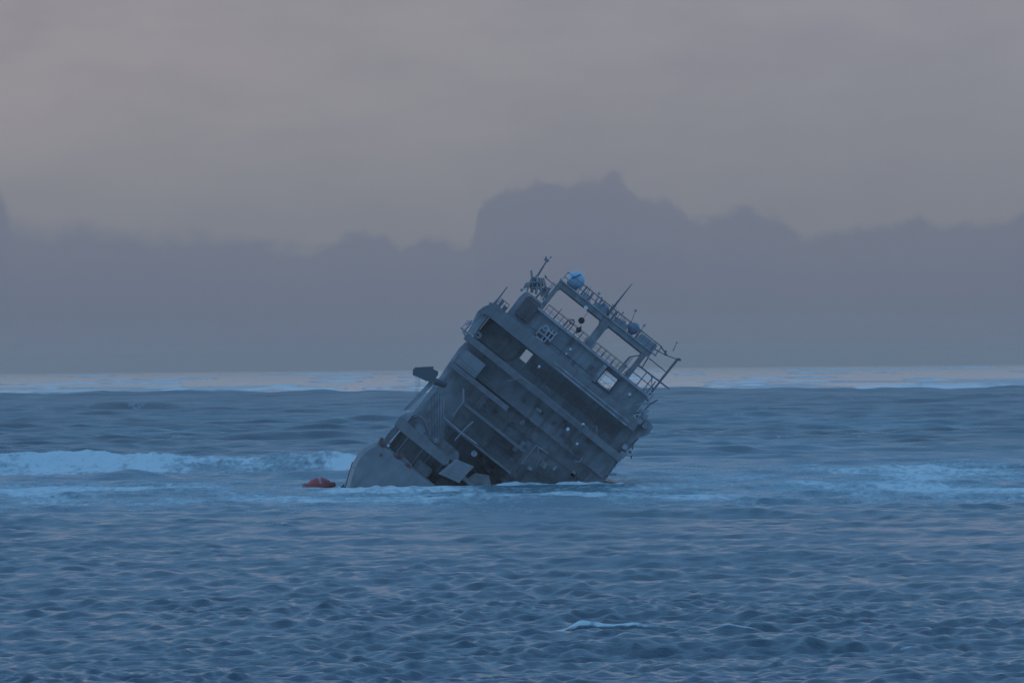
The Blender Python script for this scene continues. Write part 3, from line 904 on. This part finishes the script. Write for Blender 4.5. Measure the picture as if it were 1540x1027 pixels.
# antenna and lockers on the port bridge wing
mb = MB(); mb.tube((-5, 76, -3), (-5, 86, -3), 2.2, 1.3); mb.tube((-5, 86, -3), (-5.6, 108, -3), 1.2, .8); mb.tube((-5, 76, -3), (-12, 72, -3), 1.1); mb.build('wing_antenna', 'steel', ship)
mb = MB(); mb.rail(-2, 14, 77, -3, 12, 5, .5, 2); mb.build('wing_railing', 'steel', ship)
mb = MB(); MB().cbox(0, 5, 77.5, 89, -2.6, -1.6).build('wing_locker', 'radome2', ship); MB().cbox(8, 15, 77.5, 84, -2.8, -1.6).build('wing_locker', 'radome2', ship)

# searchlight platform on the port side
mb = MB(); mb.box(-22, 8, 15.5, 18, -5, 0); mb.path([abw(701, 488, -5), abw(710, 482, -5)], 1.2); mb.path([abw(697, 499, -5), abw(709, 485, -5)], 1.3)
mb.path([abw(703, 501, -5), abw(713, 487, -5)], .9); mb.path([abw(696, 498, -5), abw(702, 508, -5)], 1.8); mb.path([abw(698, 510, -5), abw(706, 513, -5)], 1.2)
mb.rail(-21, 2, 18, -1, 14, 6, .6, 2)
plat = mb.build('searchlight_platform', 'dark', ship)
a, b_, w = abw(718.5, 503.5, -5.4)
o = MB().cbox(a - 5.5, a + 5.5, b_ - 5, b_ + 5, w, w + .8, 2.5).build('searchlight', 'panel', ship)
MB().disc(a, b_, w - .08, 1.9, .2).build('lens', 'black', o)
MB().path([abw(705, 497, -5.3), abw(715, 505, -5.3)], 1.6).build('searchlight_arm', 'panel', ship)

# port boat davit: twin rails, head and falls
mb = MB(); mb.prism(P([(606, 617), (613, 616), (651, 580), (657, 569), (650, 566), (643, 577)], -11), -11.4, -10.6)
MB().prism(P([(616, 626), (622, 625), (656, 588), (656, 578), (650, 586)], -11), -11.4, -10.6).build('davit_rail', 'grey', ship)
mb.build('davit_rail', 'grey', ship)
mb = MB()
mb.prism(P([(621, 556), (625, 552), (640, 553), (650, 552), (653, 556), (658, 558), (659, 563), (655, 569), (653, 574), (641, 573), (629, 567), (621, 564)], -11), -12, -10)
mb.path([abw(631, 553, -11), abw(652, 552, -11)], 1.2); mb.path([abw(645, 556, -11), abw(659, 560, -11)], 1.3)
mb.path([abw(650, 572, -11), abw(668, 578, -8)], 5.0)
hd = mb.build('davit_head', 'rope', ship)
mb = MB()
for x in (625.5, 628.5, 631): MB().tube(abw(x, 566, -11.6), abw(x + .4, 594 if x < 630 else 582, -11.6), .32, n=5).build('hanging_wire', 'rope', hd)
mb = MB(); mb.prism(P([(603, 629), (611, 622), (620, 624), (654, 590), (668, 600), (668, 660), (690, 680), (690, 700), (607, 640)], -9), -8.2, -7.2)
mb.build('davit_side_plate', 'grey', ship)
mb = MB()
for (x, y0, y1) in ((649, 592, 668), (653, 590, 674), (657, 588, 660), (661, 592, 676), (665, 600, 664), (671, 604, 650), (644, 640, 676)):
    MB().tube(abw(x, y0, -9.5), abw(x + .8, y1, -9.5), .55, n=5).build('falls_rope', 'steel', ship)
mb = MB(); mb.path([abw(x, y, -12) for x, y in ((616, 634), (622, 628), (629, 626), (635, 629), (639, 636), (643, 646), (645, 656))], 1.7, 8); mb.build('curved_davit_arm', 'band', ship)
mb = MB(); MB().path([abw(x, y, -12) for x, y in ((611, 640), (620, 646), (632, 650), (644, 660))], 1.1, 8).build('pipe', 'dark', ship)
mb.prism(P([(622, 638), (632, 636), (640, 648), (630, 656)], -12), -10, -9)
mb.build('winch', 'dark', ship)
for (x, y, r, w) in ((656, 662, 3.8, -10.4), (713, 682, 4.6, -11), (614, 620, 2.4, -12)):
    a, b_, w = abw(x, y, w)
    o = MB().disc(a, b_, w, r, .4, 14).build('winch_lamp', 'dark' if r > 3 else 'lamp', ship)
    MB().tube((a, b_, w + .4), (a, b_ - 3, w + 3), 1.2).build('bracket', 'dark', o)

# container on the stern deck and clutter round it
a, b_, w = abw(686, 708, -17)
ct = MB().prism(P([(659, 712), (685, 691), (712, 702), (690, 726)], -17), -16.9, -13).build('deck_container', 'panel', ship)
mb = MB()
for i in range(7):
    t = i / 6
    x0, y0 = 661 + (686 - 661) * t, 712 - 20 * t
    mb.tube(abw(x0 + 1, y0 + .5, -17.0), abw(x0 + 27, y0 + 11.5, -17.0), .35, n=4)
mb.build('rib', 'band', ct)
mb = MB(); mb.prism(P([(655, 724), (664, 718), (690, 730), (714, 712), (735, 716), (742, 745), (650, 745)], -13), -12.9, -6); mb.build('deck_machinery', 'gear', ship)
mb = MB()
for i in range(7):
    x = 690 + i * 9 + random.uniform(-2, 2); y = 690 + random.uniform(-8, 16)
    a, b_, w = abw(x, y, -9); MB().cbox(a - random.uniform(3, 7), a + random.uniform(3, 7), b_ - random.uniform(3, 7), b_ + random.uniform(2, 7), -6 + random.uniform(-1, 0), -3, 1).build('deck_locker', 'rope', ship)

# starboard quarter: stepped winch house, crane frame, hanging gear
wh = MB().prism([(146, -240), (146, -150), (152, -142), (176, -140), (180, -128), (206, -126), (210, -240)], -8, -3.1).build('winch_house', 'dark', ship)
MB().cbox(212, 246, -240, -118, -6.5, -3.1, 3).build('stern_locker', 'gear', ship)
for (a0, a1, b0, b1) in ((152, 168, -166, -152), (184, 202, -150, -134), (156, 176, -196, -176), (186, 204, -190, -168)):
    MB().cbox(a0, a1, b0, b1, -8.3, -8.01, 1.5).build('hatch', 'gear', wh)
for k_ in range(5): MB().tube((148 + k_ * 14, -150 + k_ * 5, -8.6), (150 + k_ * 14, -205, -8.6), .8).build('house_pipe', 'steel', wh)
for k_ in range(12):
    a = random.uniform(120, 268); b_ = random.uniform(-175, -70); q1, q2 = random.uniform(2, 6), random.uniform(2, 6)
    MB().cbox(a - q1, a + q1, b_ - q2, b_ + q2, -8.4 if 146 < a < 210 else -3.8, -8.01 if 146 < a < 210 else -3.01, 1).build('deck_gear_box', random.choice(('gear', 'rustgrey', 'rope')), ship)
mb = MB(); mb.path([abw(x, y, -10.5) for x, y in ((784, 698), (795, 684), (806, 670), (814, 675), (824, 682))], 1.5); mb.path([abw(x, y, -10.5) for x, y in ((798, 690), (800, 682))], 1.2)
mb.path([abw(x, y, -10.5) for x, y in ((808, 672), (812, 690), (806, 700))], .9)
mb.build('crane_frame', 'band', ship)
mb = MB(); mb.path([abw(864, 694, -10), abw(872, 694, -10), abw(876, 688, -10)], 1.2); mb.path([abw(872, 650, -8), abw(877, 639, -8), abw(884, 644, -8)], 1.3); mb.path([abw(898, 655, -8), abw(897, 640, -8)], .9)
mb.build('cradle_brace', 'band', ship)
mb = MB(); mb.prism([(214, -118), (216, -92), (232, -90), (234, -72), (258, -70), (262, -112), (270, -120), (268, -190), (214, -190)], -6.1, -3.15); mb.build('rusty_casing', 'rustgrey', ship)
# side shell on the starboard edge
mb = MB()
mb.prism([(262, 60), (272, 76), (284, 84), (296, 80), (297, 66), (289, 54), (290, 20), (287, 12), (289, -20), (291, -188), (270, -188), (262, 10)], -3.4, 14)
mb.build('starboard_side_plating', 'grey', ship)
mb = MB()
for (x, y, s) in ((965, 618, 4), (969, 626, 5), (973, 618, 3), (962, 632, 5), (970, 640, 4), (936, 684, 5), (930, 690, 4), (940, 672, 4)):
    a, b_, w = abw(x, y, -4.6); MB().cbox(a - s, a + s, b_ - s, b_ + s, -4.7, -3.42, 1.5).build('outboard_box', 'dark', ship)
mb.path([abw(955, 610, -4.5), abw(975, 605, -4.5), abw(983, 592, -4.5)], 1.0)
mb.build('outboard_davit', 'dark', ship)
a, b_, w = abw(947, 680, -4); o = MB().ring((a, b_, -4.2), 4.2, 1.5).build('life_ring', 'white', ship)
MB().disc(a, b_, -4.1, 2.6, .3).build('ring_holder', 'dark', o)
mb = MB(); mb.path([abw(x, y, -4) for x, y in ((931, 686), (946, 670), (960, 660), (953, 664), (949, 690))], 1.0); mb.build('ring_bracket', 'steel', ship)
mb = MB(); mb.path([abw(x, y, -4.5) for x, y in ((911, 714), (917, 704), (926, 700))], 1.5); mb.path([abw(909, 713, -4.5), abw(927, 713, -4.5)], 1.3); mb.build('side_ladder', 'panel', ship)

# ------------------------------------------------------------------ life raft and float
rp = place(480, 733, 690)
raft = empty('life_raft', (rp.x, rp.y, 0.02), (math.radians(2), math.radians(-4), 0.2))
tag(raft, 'red life raft with a domed tent canopy afloat left of the ship', 'life raft')
kk = 1 / K


def rawball(mb, c, sx, sy, sz, vmin, pw=1.0):
    nu, nv = 28, 12; vs = []; fs = []
    for j in range(nv + 1):
        ph = vmin + (PI / 2 - vmin) * j / nv
        for i in range(nu):
            t = 2 * PI * i / nu
            rr = math.cos(ph)
            pl = 1 - 0.06 * abs(math.cos(3 * t)) * math.cos(ph)
            vs.append((c[0] + sx * rr * math.cos(t) * pl, c[1] + sy * rr * math.sin(t) * pl, c[2] + sz * math.copysign(abs(math.sin(ph)) ** pw, math.sin(ph))))
    for j in range(nv):
        for i in range(nu): fs.append((j * nu + i, j * nu + (i + 1) % nu, (j + 1) * nu + (i + 1) % nu, (j + 1) * nu + i))
    mb._add(vs, fs, True)
    return mb


cv_ = rawball(MB(), (0, 0, 0.16), 1.12, 1.0, 0.70, 0.0, 1.35).build('canopy', 'red', raft)
MB().ring((0, 3.2, 0), 22, 3.4, 30, 10, 'z').build('buoyancy_tube', 'red', raft)
mb = MB()
for i in range(9):
    t0, t1 = PI / 2 * i / 9, PI / 2 * (i + 1) / 9
    f = lambda t, s: ((0.10 * s) * kk, (0.16 + .715 * math.sin(t) ** 1.35) * kk, -1.02 * math.cos(t))
    p = [f(t0, -1), f(t0, 1), f(t1, 1), f(t1, -1)]
    mb._add([(q0[0] * K, q0[2], q0[1] * K) for q0 in p], [(0, 1, 2, 3)], True)
mb.build('reflective_stripe', 'stripe', cv_)
MB().ring((0, 6.6, 0), 23.5, .5, 30, 6, 'z').build('grab_line', 'rope', raft)
MB().prism([(10, 6), (15, 6), (14, 11), (11, 12)], -.78, -.62).build('canopy_door', 'gear', cv_)
fp = place(516, 736, 676)
fl = empty('float', (fp.x, fp.y, 0.06)); tag(fl, 'small dark float bobbing between the red raft and the hull', 'float')
rawball(MB(), (0, 0, 0.1), .30, .26, .2, -PI / 2).build('float_body', 'black', fl)
MB().tube((0, 4, 0), (1, 8, 0), 1.2, .8).build('lifting_eye', 'black', fl)

# ------------------------------------------------------------------ air
mb = MB(); hb = 15300
mb._add([(-hb, -hb, -4), (hb, -hb, -4), (hb, hb, -4), (-hb, hb, -4), (-hb, -hb, 26), (hb, -hb, 26), (hb, hb, 26), (-hb, hb, 26)],
        [(3, 2, 1, 0), (4, 5, 6, 7), (0, 1, 5, 4), (1, 2, 6, 5), (2, 3, 7, 6), (3, 0, 4, 7)])
hm = bpy.data.materials.new('haze_air'); hm.use_nodes = True
t = hm.node_tree; t.nodes.remove(t.nodes['Principled BSDF'])
pv = t.nodes.new('ShaderNodeVolumePrincipled'); pv.inputs['Density'].default_value = 1.0e-4
pv.inputs['Color'].default_value = (1.0, 0.76, 0.62, 1)
t.links.new(pv.outputs[0], t.nodes['Material Output'].inputs['Volume'])
M['haze'] = hm
hz = mb.build('haze', 'haze'); tag(hz, kind='stuff')
